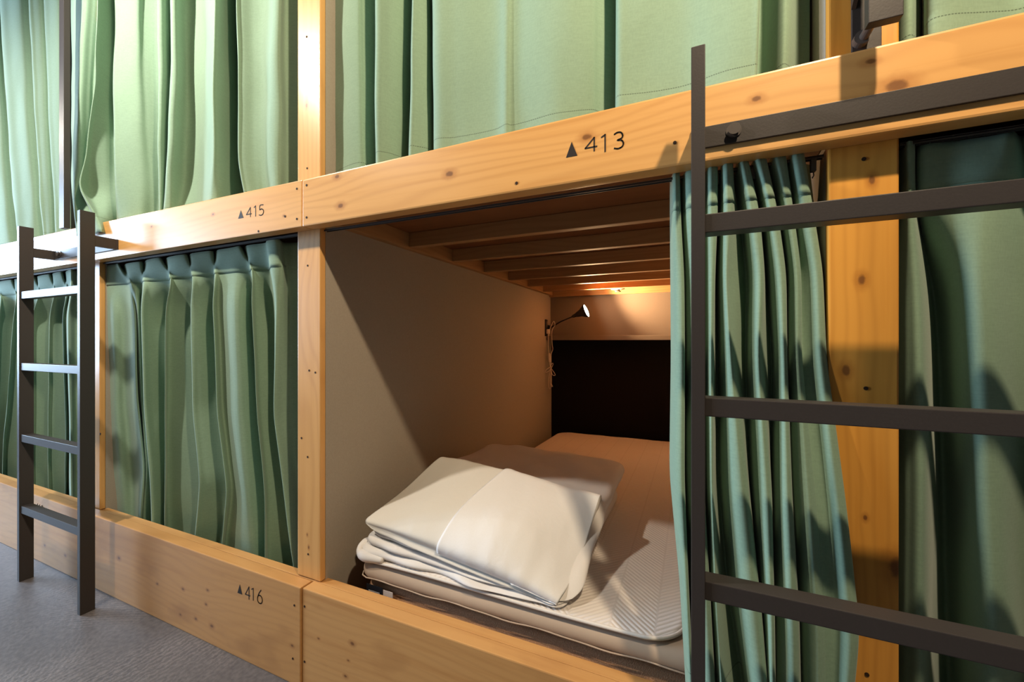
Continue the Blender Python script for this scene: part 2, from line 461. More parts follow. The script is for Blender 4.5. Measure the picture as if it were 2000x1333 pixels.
def number(parent, y, tri, digits, stroke):
    """tri = (u0, u1, vtop, vbase); digits = (char, u0, u1, vtop, vbase)"""
    bm = bmesh.new()
    yy = y - 0.0006
    a, b, c = P(tri[0], tri[3], yy), P(tri[1], tri[3] - (tri[1]-tri[0]) * tri[4], yy), P((tri[0] + tri[1]) / 2, tri[2], yy)
    a.z = b.z = min(a.z, b.z) if abs(a.z - b.z) < .004 else (a.z + b.z) / 2
    fr = [bm.verts.new(p) for p in (a, b, c)]
    bm.faces.new(fr)
    for ch, u0, u1, vt, vb in digits:
        p0, p1 = P(u0, vb, yy), P(u1, vt, yy)
        wd, ht = p1.x - p0.x, p1.z - p0.z
        for line in GL[ch]:
            pts = [Vector((p0.x + wd * q[0], yy, p0.z + ht * q[1])) for q in line]
            if ch not in '41': pts = spline(pts, 4)
            for q0, q1 in zip(pts, pts[1:]):
                d = (q1 - q0).normalized(); n = Vector((-d.z, 0, d.x)) * stroke
                e = d * stroke * 0.7
                bm.faces.new([bm.verts.new(v) for v in (q0 - e + n, q1 + e + n, q1 + e - n, q0 - e - n)])
    r = bmesh.ops.extrude_face_region(bm, geom=bm.faces[:])
    for v in r['geom']:
        if isinstance(v, bmesh.types.BMVert): v.co.y += 0.0005
    return obj('painted_number', bm, M['ink'], parent)
number(beam_m, 0, (1105.5, 1127.5, 277, 307, .15), [('4', 1143, 1165.5, 267.5, 295), ('1', 1175, 1186, 262, 297), ('3', 1200, 1217.5, 256.5, 291)], 0.00135)
number(beam_l, 0, (465, 475.5, 411, 427.5, .2), [('4', 481, 491, 405, 423), ('1', 496, 501, 402, 423), ('5', 506, 514.5, 400, 421)], 0.0013)
number(board_l, -0.004, (463.7, 472.8, 1142.5, 1158.5, -.3), [('4', 479, 488, 1148, 1166), ('1', 491, 496.5, 1151, 1172), ('6', 502.3, 512, 1154.5, 1177)], 0.0013)
number(board_l0, -0.004, (62, 67, 983, 993, -.3), [('4', 70, 74, 985, 998), ('1', 76, 78, 987, 1000), ('8', 80, 84, 989, 1002)], 0.0013)

# ------------------------------------------------------------------ curtains
def cat(p0, p1, p2, p3, t):
    return 0.5 * ((2*p1) + (p2-p0)*t + (2*p0-5*p1+4*p2-p3)*t*t + (3*p1-p0-3*p2+p3)*t**3)

def curtain(name, label, cols, zs, ybase, header=None, rows=84, seed=0.0, wr=0.004, sub=7, cat_='curtain', smooth=14):
    """cols: (us, ds) per level; ybase per level. Everything ends as a real folded sheet."""
    zs = np.array(zs, float); order = zs[::-1]
    zz = np.linspace(zs[0], zs[-1], rows)
    nl = len(zs)
    yb = np.array(ybase if hasattr(ybase, '__len__') else [ybase] * nl, float)
    cx = np.zeros((rows, len(cols))); cy = np.zeros((rows, len(cols)))
    for j, (us, ds) in enumerate(cols):
        us = list(us) if hasattr(us, '__len__') else [us] * nl
        ds = list(ds) if hasattr(ds, '__len__') else [ds] * nl
        ys = [yb[i] + ds[i] for i in range(nl)]
        xs = [X(us[i], ys[i]) for i in range(nl)]
        cx[:, j] = np.interp(zz[::-1], order, xs[::-1])[::-1]
        cy[:, j] = np.interp(zz[::-1], order, ys[::-1])[::-1]
    for _ in range(smooth):
        for A in (cx, cy):
            A[1:-1] = (A[:-2] + 2 * A[1:-1] + A[2:]) / 4
    nc = len(cols)
    grid = []
    for r in range(rows):
        line = []
        for j in range(nc - 1):
            i0, i3 = max(j - 1, 0), min(j + 2, nc - 1)
            for k in range(sub):
                t = k / sub
                line.append((cat(cx[r, i0], cx[r, j], cx[r, j+1], cx[r, i3], t), cat(cy[r, i0], cy[r, j], cy[r, j+1], cy[r, i3], t)))
        line.append((cx[r, -1], cy[r, -1]))
        grid.append(line)
    n = len(grid[0])
    arc = [0.0]
    mid = grid[rows // 2]
    for a, b in zip(mid, mid[1:]): arc.append(arc[-1] + math.hypot(b[0]-a[0], b[1]-a[1]))
    V = []
    for r in range(rows):
        depth_t = (zs[0] - zz[r]) / (zs[0] - zs[-1])
        row = []
        for k in range(n):
            x, y = grid[r][k]
            q = Vector((arc[k] * 7 + seed, zz[r] * 2.2, seed))
            q2 = Vector((arc[k] * 16 + seed, zz[r] * 6.5, seed + 9))
            dy = (noise.noise(q) * 1.6 + noise.noise(q2) * 0.6) * wr * (0.35 + depth_t)
            zoff = noise.noise(Vector((arc[k] * 5, seed, 1))) * 0.004
            row.append(Vector((x, y + dy, zz[r] + (zoff if r in (0, rows - 1) else 0))))
        V.append(row)
    root = thing(name, label, cat_, group=('upper tier curtains' if name.startswith('upper') else 'lower tier curtains'), loc=(sum(p.x for p in V[0]) / n, sum(p.y for p in V[0]) / n, zs[-1]))
    def sheet(r0, r1, off, pname, mat):
        bm = bmesh.new(); uvl = bm.loops.layers.uv.new('UVMap')
        vs = [[bm.verts.new(V[r][k] + Vector((0, off, 0))) for k in range(n)] for r in range(r0, r1)]
        for r in range(len(vs) - 1):
            for k in range(n - 1):
                f = bm.faces.new((vs[r][k], vs[r+1][k], vs[r+1][k+1], vs[r][k+1]))
                for lp, (rr, kk) in zip(f.loops, ((r, k), (r+1, k), (r+1, k+1), (r, k+1))):
                    lp[uvl].uv = (arc[kk], zz[r0 + rr] - zs[-1] + .012 * noise.noise(Vector((arc[kk] * 4.5, seed, 4))))
        me = bpy.data.meshes.new(pname); bm.to_mesh(me); bm.free()
        me.transform(__import__('mathutils').Matrix.Translation(-root.location))
        for p in me.polygons: p.use_smooth = True
        me.materials.append(mat)
        o = bpy.data.objects.new(pname, me); C.objects.link(o); o.parent = root
        so = o.modifiers.new('thick', 'SOLIDIFY'); so.thickness = 0.0016; so.offset = 0
        return o
    if header:
        rh = int(np.argmin(np.abs(zz - (zs[0] - header))))
        sheet(0, rh + 1, -0.0016, 'header', M['curtain_top'])
        sheet(max(rh - 1, 0), rows, 0.0, 'cloth', M['curtain'])
    else:
        sheet(0, rows, 0.0, 'cloth', M['curtain'])
    return root

def lfold(a, nxt, amp, strip=None, ov=8, nl=3, mid=-0.35, amp2=None):
    """one fold seen from its right: silhouette at a (per level), next silhouette nxt"""
    a = list(a) if hasattr(a, '__len__') else [a] * nl
    nxt = list(nxt) if hasattr(nxt, '__len__') else [nxt] * nl
    amp2 = amp if amp2 is None else amp2
    st = strip if strip is not None else 0.72
    return [(a, -amp),
            ([p + (q - p) * 0.30 for p, q in zip(a, nxt)], -amp * 0.75),
            ([p + (q - p) * st for p, q in zip(a, nxt)], amp * mid * -0.5),
            ([q + ov for q in nxt], amp2)]

# upper tier -------------------------------------------------------------
ZU = [2.96, 1.95, 1.405]
def L3u(t, b):                              # column at the photo's top edge and at the beam, extrapolated upward
    return [t + (t - b) * 1.2, t, b]
cols = []
edges = [(-75, -72), (-28, -20), (18, 37), (70, 87), (97, 112), (128, 136)]
amps = [.024, .022, .022, .016, .010]
for (a, b), am in zip(zip(edges, edges[1:]), amps):
    cols += lfold(L3u(*a), L3u(*b), am, ov=4, mid=.3)
cols += [(L3u(134, 140), -.02), (L3u(142, 146), 0.01)]
curtain('upper_curtain', 'pale green upper curtain at the far left behind the first steel bar', cols, ZU, 0.082, seed=3.1)

ZU2 = [2.96, 1.95, 1.66, 1.545, 1.44, 1.372]
def U2(t, m, b, a=None):                    # top edge of the photo, half way, hem; a = optional snag position
    return [2 * t - m, t, (t + m) / 2, m if a is None else a, (m + b) / 2, b]
cols = [(U2(139, 145, 152), [-.05, -.065, -.07, -.08, -.095, -.105]), (U2(145, 147, 154), [-.07, -.085, -.09, -.095, -.10, -.108]),
        (U2(160, 152, 160), [-.085, -.088, -.09, -.085, -.095, -.105]), (U2(178, 166, 176), [-.06, -.06, -.06, -.06, -.085, -.10]),
        (U2(189, 172, 190), [-.045, -.045, -.045, -.05, -.08, -.095]),
        ([196, 188, 171, 157, 186, 196], [-.095, -.10, -.105, -.125, -.098, -.098]),
        ([200, 193, 182, 176, 196, 204], [-.088, -.088, -.088, -.082, -.085, -.090]),
        ([212, 210, 208, 208, 213, 218], [-.055, -.055, -.052, -.045, -.06, -.05]),
        ([228, 229, 230, 232, 234, 236], [-.025, -.022, -.02, -.02, -.02, -.01]),
        ([221, 222, 223, 223, 224, 227], [-.075, -.075, -.075, -.075, -.07, -.06]),
        (U2(234, 236, 240), -.072), (U2(268, 270, 272), [-.045] * 6), (U2(286, 296, 300), [-.02, -.02, -.015, -.01, -.005, 0]),
        (U2(314, 314, 313), .012), (U2(309, 309, 309), -.038), (U2(318, 317, 314), -.034), (U2(328, 326, 319), -.008), (U2(337, 330, 327), .012),
        (U2(332, 325, 322), -.045), (U2(343, 336, 334), -.045), (U2(366, 362, 352), [.0, .005, .01, .01, -.01, -.02]), (U2(392, 388, 382), [.004, .006, .012, .012, .0, -.008]),
        (U2(414, 414, 404), -.05), (U2(422, 424, 428), -.046), (U2(438, 444, 452), -.004), (U2(453, 460, 470), .032), (U2(474, 484, 500), .072),
        (U2(463, 470, 485), -.035), (U2(470, 478, 494), -.036), (U2(495, 502, 516), -.012), (U2(516, 520, 524), -.002), (U2(533, 528, 534), -.024), (U2(548, 545, 548), -.020), (U2(560, 562, 560), .012), (U2(584, 584, 584), .035)]
curtain('upper_curtain', 'pale green upper curtain above beam 415, snagged over the beam at its left', cols, ZU2, 0.082, seed=7.7, wr=.006, smooth=6, rows=110)

cols = [(L3u(630, 630), .045), (L3u(660, 662), .005), (L3u(695, 700), .0), (L3u(709, 720), .02), (L3u(737, 739), .05)]
for a, b, am, st in (((731, 733), (807, 797), .035, .68), ((807, 797), (846, 851), .028, .74)):
    cols += lfold(L3u(*a), L3u(*b), am, strip=st, ov=5, amp2=.05)
cols += [(L3u(846, 851), -.028), (L3u(890, 895), -.022), (L3u(960, 965), -.008), (L3u(987, 989), -.018), (L3u(1010, 1005), -.010),
         (L3u(1080, 1085), -.022), (L3u(1150, 1150), -.002), (L3u(1172, 1172), .02), (L3u(1209, 1209), .05),
         (L3u(1205, 1203), -.022), (L3u(1235, 1235), -.026), (L3u(1330, 1330), -.012), (L3u(1400, 1395), -.022), (L3u(1480, 1462), -.03),
         (L3u(1500, 1476), -.022), (L3u(1490, 1466), .05), (L3u(1508, 1488), .055), (L3u(1530, 1520), .0), (L3u(1552, 1536), .0), (L3u(1566, 1556), .05), (L3u(1584, 1580), .06)]
curtain('upper_curtain', 'wide pale green upper curtain above beam 413 and the open bed', cols, ZU, 0.078, seed=12.3, wr=.004)

cols = [(1742, .05), (1756, .012), (1778, -.004), (1795, .02), (1802, .055), (L3u(1808, 1812), -.02), (L3u(1850, 1850), -.03), (1925, -.012), (1990, .004), (2060, -.01), (2130, .03), (2180, -.03), (2240, .0), (2290, .04), (2330, -.02), (2390, .02), (2460, -.02), (2550, .03), (2660, -.03), (2800, .03), (2960, -.03), (3160, .03), (3400, -.03), (3700, .03), (4100, -.03), (4600, .03), (5200, -.03), (6000, .02), (6500, 0)]
curtain('upper_curtain', 'pale green upper curtain at the far right, beside the steel grab bar', cols, ZU, 0.078, seed=20.9)

# lower tier -------------------------------------------------------------
ZL = [1.268, 1.185, 1.09, .72, .46, .15]
def pleat(a, b, node, start, r, amp, ov=9, body=None):
    """pinch pleat: notch a..b in the header, knot at node, body ridge r at four lower levels"""
    return [([a, node - 5] + [q + ov for q in r], [-.002, .004] + [amp * 1.15] * 4),
            ([(a + b) / 2, node] + list(r), [.030, -.020] + [-amp, -amp, -amp, -amp * .9]),
            ([b, start] + [q + (start - node) * .9 + 3 for q in r], [.0, -.004, -.012, -.008, -.008, 0])]
A = 0.038
cols = [([195, 199, 195, 198, 206, 219], .015), ([200, 204, 206, 209, 216, 226], [.0, .01, -.015, -.015, -.015, -.01]),
        ([208, 213, 221, 224, 232, 241], [0, -.003, -.035, -.035, -.035, -.02]),
        ([224, 240, 243, 247, 256, 262], [0, 0, -.012, -.005, 0, 0])]
cols += pleat(232, 248, 257, 262, [262, 268, 280, 272], -.012, ov=2)
cols += pleat(275, 288, 281, 298, [275, 281, 294, 299], A)
cols += pleat(313, 331, 337, 343, [325, 324, 323, 322], A)
cols += pleat(363, 377, 379, 393, [373, 376, 392, 376], .026)
cols += pleat(413, 428, 421, 433, [415, 423, 443, 428], A)
cols += [([455, 462, 462, 470, 485, 500], [-.004, 0, -.03, -.025, -.02, 0])]
cols += pleat(470, 485, 494, 500, [491, 504, 519, 520], A)
cols += [([518, 526, 530, 548, 566, 585], [-.002, .005, .03, .03, .035, .03]), ([523, 530, 538, 534, 555, 584], [-.02, -.02, -.03, -.03, -.03, -.02]),
         ([545, 550, 553, 552, 570, 592], [-.015, -.012, -.01, 0, 0, 0]), ([556, 560, 566, 572, 580, 596], [.02, .02, .03, .03, .03, .03]), ([586, 586, 586, 588, 590, 600], .04)]
curtain('lower_curtain', 'dark green pleated lower curtain closed behind board 416', cols, ZL, [.062, .064, .085, .098, .105, .108], header=.078, seed=5.5, wr=.004, rows=110)

cols = [([-82] * 6, .03), ([-70] * 6, -.02)]
cols += pleat(-46, -38, -32, -30, [-40, -46, -50, -50], .025, ov=5)
cols += pleat(-8, 0, 4, 10, [-2, -10, -14, -12], .03, ov=5)
cols += pleat(24, 32, 34, 38, [27, 17, 8, 4], .03, ov=6)
cols += pleat(66, 76, 80, 84, [62, 60, 58, 60], .03, ov=6)
cols += pleat(98, 106, 110, 114, [97, 95, 93, 94], .024, ov=5)
cols += pleat(122, 130, 134, 138, [121, 125, 128, 126], .02, ov=4)
cols += [([140, 142, 134, 137, 140, 142], -.02), ([152, 152, 152, 152, 152, 152], .01), ([168, 168, 170, 174, 176, 178], .03)]
curtain('lower_curtain', 'teal green lower curtain seen through the rungs of the left ladder', cols, ZL, [.062, .064, .085, .098, .105, .108], header=.078, seed=15.5, wr=.003, rows=90)

# the open curtain bunched at the right of the open bed
Z3 = [1.283, 1.20, 1.08, .93, .70, .50, .30]
F3 = [ # left, right silhouettes per level, amp
 ([1311,1311,1312,1313,1310,1330,1342], [1328,1330,1337,1338,1337,1346,1356], .022),
 ([1330,1332,1338,1342,1343,1352,1362], [1372,1372,1373,1372,1375,1388,1400], .028),
 ([1376,1376,1376,1376,1380,1388,1402], [1402,1402,1396,1394,1394,1404,1420], .028),
 ([1405,1408,1405,1408,1409,1428,1462], [1432,1434,1424,1434,1462,1488,1510], .032),
 ([1436,1452,1465,1462,1470,1489,1496], [1462,1482,1494,1487,1508,1513,1516], .030),
 ([1465,1492,1502,1514,1511,1515,1514], [1497,1517,1536,1538,1547,1561,1566], .030),
 ([1499,1526,1541,1540,1549,1566,1572], [1535,1548,1566,1566,1592,1612,1612], .024),
 ([1537,1552,1570,1572,1600,1620,1618], [1570,1586,1608,1615,1652,1680,1656], .024)]
cols = []
for i, (Lf, Rt, am) in enumerate(F3):
    ov = 7
    dv = [am * 1.25] * 7
    if i == 7: dv = [am * 1.2, am, .0, -.004, -.012, -.014, -.010]
    cols.append(([l - ov for l in Lf] if i else [l - 2 for l in Lf], dv))
    cols.append(([l + (r - l) * .24 for l, r in zip(Lf, Rt)], [-am * .75] * 2 + [-am * .5] + [-am * .35] * 4))
    cols.append(([l + (r - l) * .66 for l, r in zip(Lf, Rt)], [-am] * 7))
    cols.append(([r - 1 for r in Rt], [-am * .62] * 7))
cols.append(([1566, 1578, 1600, 1606, 1640, 1668, 1644], [.03, .03, .02, .01, .004, .004, .008]))
cols.append(([1580, 1590, 1604, 1606, 1622, 1640, 1620], [.05, .05, .05, .04, .016, .012, .014]))
curtain('lower_curtain', 'green curtain drawn open and bunched at the right of the bed', cols, Z3, [.062, .064, .064, .056, .038, .022, .020], header=.072, seed=25.5, wr=.003, rows=110)

Z4 = [1.276, 1.20, 1.05, .80, .50, .15]
cols = [(1742, .03), ([1758, 1758, 1757, 1757, 1757, 1757], [.015, .02, .012, .01, .01, .01]), ([1772, 1774, 1775, 1775, 1775, 1778], [-.02, -.016, -.012, -.012, -.012, -.01]),
        ([1784, 1783, 1800, 1805, 1808, 1815], [-.01, -.004, -.012, -.02, -.02, -.02]), ([1788, 1787, 1822, 1830, 1838, 1850], [.028, .03, .08, .10, .11, .11]),
        ([1800, 1792, 1845, 1858, 1870, 1885], [-.004, -.006, .06, .085, .09, .08]), ([1860, 1850, 1880, 1900, 1915, 1925], [.0, -.008, -.016, -.018, -.018, -.015]),
        ([1930, 1925, 1920, 1945, 1960, 1965], [.002, -.012, -.03, -.03, -.028, -.02]), ([1975, 1985, 1985, 1990, 2005, 2010], [.0, 0, .012, .01, .012, .01]),
        ([1996, 2020, 2040, 2040, 2040, 2040], [.03, .03, .04, .04, .04, .04]), (2060, -.02), (2120, .03), (2180, -.03), (2250, .03), (2320, -.02), (2390, .02), (2460, -.02), (2550, .03), (2660, -.03), (2800, .03), (2960, -.03), (3160, .03), (3400, -.03), (3700, .03), (4100, -.03), (4600, .03), (5200, -.03), (6000, .02), (6500, 0)]
curtain('lower_curtain', 'dark green lower curtain at the far right behind the right ladder', cols, Z4, [.066, .07, .085, .09, .095, .10], header=.075, seed=35.5, wr=.007, rows=80)

# curtain gliders (small hooks in the rails)
def gliders(root, us, y=0.0525):
    for u in us:
        x = X(u, y)
        bm = bmesh.new()
        box(bm, x - .004, x + .004, y - .005, y + .005, 1.252, 1.2725, bevel=.001)
        tube(bm, [(x, y, 1.254), (x + .002, y + .004, 1.247), (x, y + .006, 1.243)], .001, 6)
        obj('glider', bm, M['rail'], root)
for o in list(C.objects):
    if o.name.startswith('lower_curtain') and 'open' in o['label'] : gliders(o, (1345, 1400, 1470, 1588))

# ------------------------------------------------------------------ ladders
def ladder(x0, label, bolts):
    W = 0.515
    t = thing('bunk_ladder', label, 'ladder', (x0 + W / 2, -0.085, 0.0), 'bunk ladders')
    for xa in (x0, x0 + W - .020):
        obj('stile', B(xa, xa + .020, -0.105, -0.065, 0.0, 1.419, bevel=0.0012), M['steel'], t)
        obj('arm', B(xa + .001, xa + .019, -0.0652, -0.0055, 1.301, 1.338, bevel=0.001), M['steel'], t)
    for z in (1.157, .872, .587, .302):
        obj('rung', B(x0 + .0195, x0 + W - .0195, -0.101, -0.069, z - .029, z, bevel=0.0015), M['steel'], t)
    pl = obj('mounting_plate', B(x0, x0 + W, -0.0058, -0.0004, 1.301, 1.338, bevel=0.0008), M['steel'], t)
    for bx in (x0 + .067, x0 + W - .067):
        bm = bmesh.new()
        mt = __import__('mathutils').Matrix
        bmesh.ops.create_cone(bm, cap_ends=True, segments=24, radius1=.0120, radius2=.0120, depth=.002, matrix=mt.Translation((bx, -.0068, 1.3215)) @ mt.Rotation(math.pi/2, 4, 'X'))
        bmesh.ops.create_cone(bm, cap_ends=True, segments=24, radius1=.0072, radius2=.0098, depth=.007, matrix=mt.Translation((bx, -.0118, 1.3215)) @ mt.Rotation(math.pi/2, 4, 'X'))
        obj('bolt', bm, M['bolt'], pl)
    return t
ladder(0.0, 'dark steel bunk ladder close up at the right of the open bed', True)
ladder(-2.467, 'dark steel bunk ladder standing on the concrete at the left', True)

# ------------------------------------------------------------------ grab bars on the posts
def grab_bar(cx, label, dx=0.0):
    t = thing('grab_bar', label, 'grab bar', (cx, 0.036, 1.45), 'steel grab bars')
    x = cx + dx
    obj('bar', B(x - .0195, x + .0195, -.060, -.044, 1.416, 2.96, bevel=.001), M['steel'], t)
    obj('mounting_plate', B(x - .012, x + .026, .031, .0375, 1.40, 1.62, bevel=.001), M['steel'], t)
    for z in (1.445, 1.58):
        obj('standoff', T([(x, -.046, z), (x, -.02, z), (x, .032, z)], .0065, 16), M['bolt'], t)
    bm = bmesh.new()
    mt = __import__('mathutils').Matrix
    bmesh.ops.create_cone(bm, cap_ends=True, segments=20, radius1=.011, radius2=.011, depth=.012, matrix=mt.Translation((x - .002, .0245, 1.445)) @ mt.Rotation(math.pi/2, 4, 'X'))
    obj('bolt', bm, M['bolt'], t)
    bm = bmesh.new()
    vs = [bm.verts.new((x - .013, y, z)) for (y, z) in ((-.044, 1.56), (.031, 1.50), (.031, 1.53), (-.044, 1.59))]
    vt = [bm.verts.new((v.co.x + .006, v.co.y, v.co.z)) for v in vs]
    bm.faces.new(vs); bm.faces.new(vt[::-1])
    for i in range(4): bm.faces.new((vs[i], vs[(i+1) % 4], vt[(i+1) % 4], vt[i]))
    obj('brace', bm, M['steel'], t)
    return t
grab_bar(0.252, 'dark steel grab bar bolted to the right post above the beam')
t = thing('grab_bar', 'long dark steel bar hanging in front of the upper left curtains', 'grab bar', (-2.212, -0.05, 1.40), 'steel grab bars')
obj('bar', B(-2.232, -2.193, -.064, -.046, 1.394, 2.96, bevel=.001), M['steel'], t)
obj('arm', B(-2.222, -2.203, -.047, .037, 2.90, 2.93, bevel=.001), M['steel'], t)

# ------------------------------------------------------------------ bedding
def slab(x0, x1, y0, y1, bot, top, r=0.03, nx=60, ny=60, seed=0.0, amp=0.0, fr=6.0, corner=0.0, edge_wob=0.0, fr2=None):
    """soft rounded slab with a top and a bottom surface meeting in a rounded rim"""
    bm = bmesh.new()
    tops, bots = [], []
    for i in range(nx + 1):
        rt, rb = [], []
        for j in range(ny + 1):
            s, q = i / nx, j / ny
            # denser near the rim
            s = 0.5 - 0.5 * math.cos(math.pi * s) * (0.35 + 0.65 * 1) if True else s
            q = 0.5 - 0.5 * math.cos(math.pi * q)
            x, y = x0 + (x1 - x0) * s, y0 + (y1 - y0) * q
            dx, dy = min(x - x0, x1 - x), min(y - y0, y1 - y)
            if corner > 0 and dx < corner and dy < corner:       # round the plan corner
                ax, ay = corner - dx, corner - dy
                m = max(ax, ay); L = math.hypot(ax, ay)
                if L > 1e-9:
                    k = m / L
                    nxv, nyv = corner - ax * k, corner - ay * k
                    x += (nxv - dx) * (1 if x < (x0 + x1) / 2 else -1)
                    y += (nyv - dy) * (1 if y < (y0 + y1) / 2 else -1)
                    d = corner - m
                else: d = corner
            else: d = min(dx, dy)
            e = math.sqrt(max(0.0, 1 - (1 - min(d / r, 1.0)) ** 2))
            if edge_wob:
                wv = noise.noise(Vector((x * 9 + seed, y * 9, seed))) * edge_wob * (1 - min(d / (3 * r), 1))
                y += wv; x += wv * .4
            zt, zb = top(x, y), bot(x, y)
            mid = (zt + zb) / 2
            nz = (noise.noise(Vector((x * fr + seed, y * fr, seed))) + .5 * noise.noise(Vector((x * fr * 2.6 + seed, y * fr * 1.7, seed + 3)))) * amp
            rt.append(bm.verts.new((x, y, mid + (zt - mid + nz) * e)))
            rb.append(rt[-1] if (i in (0, nx) or j in (0, ny)) else bm.verts.new((x, y, mid + (zb - mid) * e)))
        tops.append(rt); bots.append(rb)
    for i in range(nx):
        for j in range(ny):
            bm.faces.new((tops[i][j], tops[i+1][j], tops[i+1][j+1], tops[i][j+1]))
            vs = [bots[i][j], bots[i][j+1], bots[i+1][j+1], bots[i+1][j]]
            if len(set(vs)) == 4: 
                try: bm.faces.new(vs)
                except ValueError: pass
    return bm

s = NT('mattress_beige_cover', 0.75, 0.3)
nz = s.n('ShaderNodeTexNoise', Scale=9.0, Detail=3.0); s.link(s.coords(), nz.inputs['Vector'])
s.link(s.mix(nz.outputs['Fac'], (0.40, 0.295, 0.215), (0.47, 0.36, 0.265)), s.b.inputs['Base Color'])
s.bump(nz.outputs['Fac'], 0.15, 0.01); M['mattress'] = s.m
s = NT('mattress_mesh_side', 0.85, 0.2)
ck = s.n('ShaderNodeTexVoronoi', Scale=420.0); s.link(s.coords(), ck.inputs['Vector'])
s.link(s.mix(ck.outputs['Distance'], (0.30, 0.15, 0.07), (0.48, 0.27, 0.15)), s.b.inputs['Base Color'])
s.bump(ck.outputs['Distance'], 0.4, 0.001); M['mattress_mesh'] = s.m

def quilt_mat():
    s = NT('quilted_pad_cotton', 0.85, 0.25)
    tc = s.n('ShaderNodeTexCoord'); sp = s.n('ShaderNodeSeparateXYZ'); s.link(tc.outputs['Object'], sp.inputs[0])
    tri = s.math('ABSOLUTE', s.math('SUBTRACT', s.math('FRACT', s.math('MULTIPLY', sp.outputs[0], 5.4)), 0.5))
    ph = s.math('ADD', s.math('MULTIPLY', sp.outputs[1], 66.0), s.math('MULTIPLY', tri, 12.0))
    f = s.math('ABSOLUTE', s.math('SUBTRACT', s.math('FRACT', ph), 0.5))
    h = s.math('POWER', s.math('SUBTRACT', 1.0, s.math('MULTIPLY', f, 2.0)), 0.6)
    col_seam = s.math('GREATER_THAN', s.math('ABSOLUTE', s.math('SUBTRACT', tri, 0.25)), 0.236)
    h2 = s.math('MULTIPLY', h, s.math('SUBTRACT', 1.0, s.math('MULTIPLY', col_seam, 0.7)))
    s.link(s.mix(h2, (0.64, 0.58, 0.53), (0.75, 0.69, 0.64)), s.b.inputs['Base Color'])
    s.bump(h2, 0.30, 0.005)
    return s.m
M['quilt'] = quilt_mat()
M['binding'] = plain('pad_binding', (0.72, 0.66, 0.60), 0.8, 0.2, 200, 0.05, 0.05)
def linen(name, col, fr=25):
    s = NT(name, 0.8, 0.25)
    a = s.n('ShaderNodeTexNoise', Scale=float(fr), Detail=5.0, Distortion=0.6); s.link(s.coords(), a.inputs['Vector'])
    b = s.n('ShaderNodeTexNoise', Scale=600.0, Detail=1.0); s.link(s.coords(), b.inputs['Vector'])
    s.link(s.mix(b.outputs['Fac'], tuple(k * .95 for k in col), tuple(min(k * 1.04, .9) for k in col)), s.b.inputs['Base Color'])
    s.bump(a.outputs['Fac'], 0.14, 0.010)
    return s.m
M['pillow'] = linen('pillow_cream_cotton', (0.70, 0.665, 0.61))
M['sheet'] = linen('white_sheet_cotton', (0.80, 0.78, 0.77))
M['duvet'] = linen('duvet_white_cotton', (0.72, 0.685, 0.66), 18)
M['black_tag'] = plain('black_woven_label', (0.008, 0.008, 0.012), 0.7, 0.3, 300, 0.1, 0)
M['white_tag'] = plain('white_care_label', (0.62, 0.52, 0.46), 0.8, 0.2, 300, 0.1, 0)
M['tag_print'] = plain('label_lettering', (0.45, 0.43, 0.44), 0.8, 0.2, 300, 0.1, 0)

ztop = lambda y: 0.335 - 0.022 * (y - .09)
mt = thing('mattress', 'beige folding mattress in the open bed, edge and label showing behind the front board', 'mattress', (-0.36, 1.0, 0.118))
obj('upper_pad', slab(-.872, .185, .082, 2.05, lambda x, y: ztop(y) - .052, lambda x, y: ztop(y) + .004 * math.sin(x * 4), r=.026, nx=70, ny=60, seed=2, amp=.003, fr=3, corner=.05), M['mattress'], mt, True)
obj('lower_pad', slab(-.866, .180, .092, 2.05, lambda x, y: .1185, lambda x, y: ztop(y) - .054, r=.022, nx=60, ny=40, seed=4, corner=.045), M['mattress_mesh'], mt, True)
pp = []
for k in range(60):
    x = -.835 + k * (1.0 / 59)
    pp.append((x, .0835 + .0012 * math.sin(k * .9), ztop(.09) - .040 + .002 * math.sin(k * .45)))
pp = [(-.868, .14, ztop(.1) - .040), (-.866, .105, ztop(.1) - .040), (-.855, .090, ztop(.1) - .040)] + pp
obj('piping', T(pp, .0018, 6), M['mattress'], mt, True)
lp = obj('brand_label', B(X(718, .0945), X(749, .0945), .0900, .0912, .236, .2740), M['black_tag'], mt)
bm = bmesh.new()
xa, xb = X(718, .0945), X(749, .0945)
for k in range(9):                          # lettering too small to read in the photograph
    a = xa + (xb - xa) * (.15 + .078 * k)
    hgt = .0060
    box(bm, a, a + (xb - xa) * .052, .0893, .0901, .2525, .2525 + hgt)
    if k % 3 != 1: box(bm, a + (xb - xa) * .05, a + (xb - xa) * .062, .0893, .0901, .2535, .2555)
obj('lettering', bm, M['tag_print'], lp)
obj('care_label', B(X(750.5, .0945), X(769, .0945), .0900, .0912, .2510, .2700), M['white_tag'], mt)

pad = thing('mattress_pad', 'white quilted pad with chevron stitching covering the mattress', 'mattress pad', (-0.44, 1.0, 0.335))
PX0, PX1, PY0 = -.868, -.012, .088
def padtop(x, y):
    w = .004 * math.sin(x * 9 + 1.0) * max(0, 1 - (y - .09) / .3)
    return ztop(y) + .012 + w
obj('quilted_top', slab(PX0, PX1, PY0, 2.045, lambda x, y: ztop(y) + .004, padtop, r=.010, nx=90, ny=110, seed=6, amp=.0018, fr=9, corner=.085), M['quilt'], pad, True)
pts = []
for k in range(30): pts.append((PX0 + .02 + (PX1 - .085 - PX0 - .02) * k / 29, PY0 - .001))
for k in range(1, 12):
    a = -math.pi / 2 + math.pi / 2 * k / 12
    pts.append((PX1 - .085 + .086 * math.cos(a), PY0 + .085 + .086 * math.sin(a)))
for k in range(30): pts.append((PX1 + .001, PY0 + .085 + (1.9 - PY0) * k / 29))
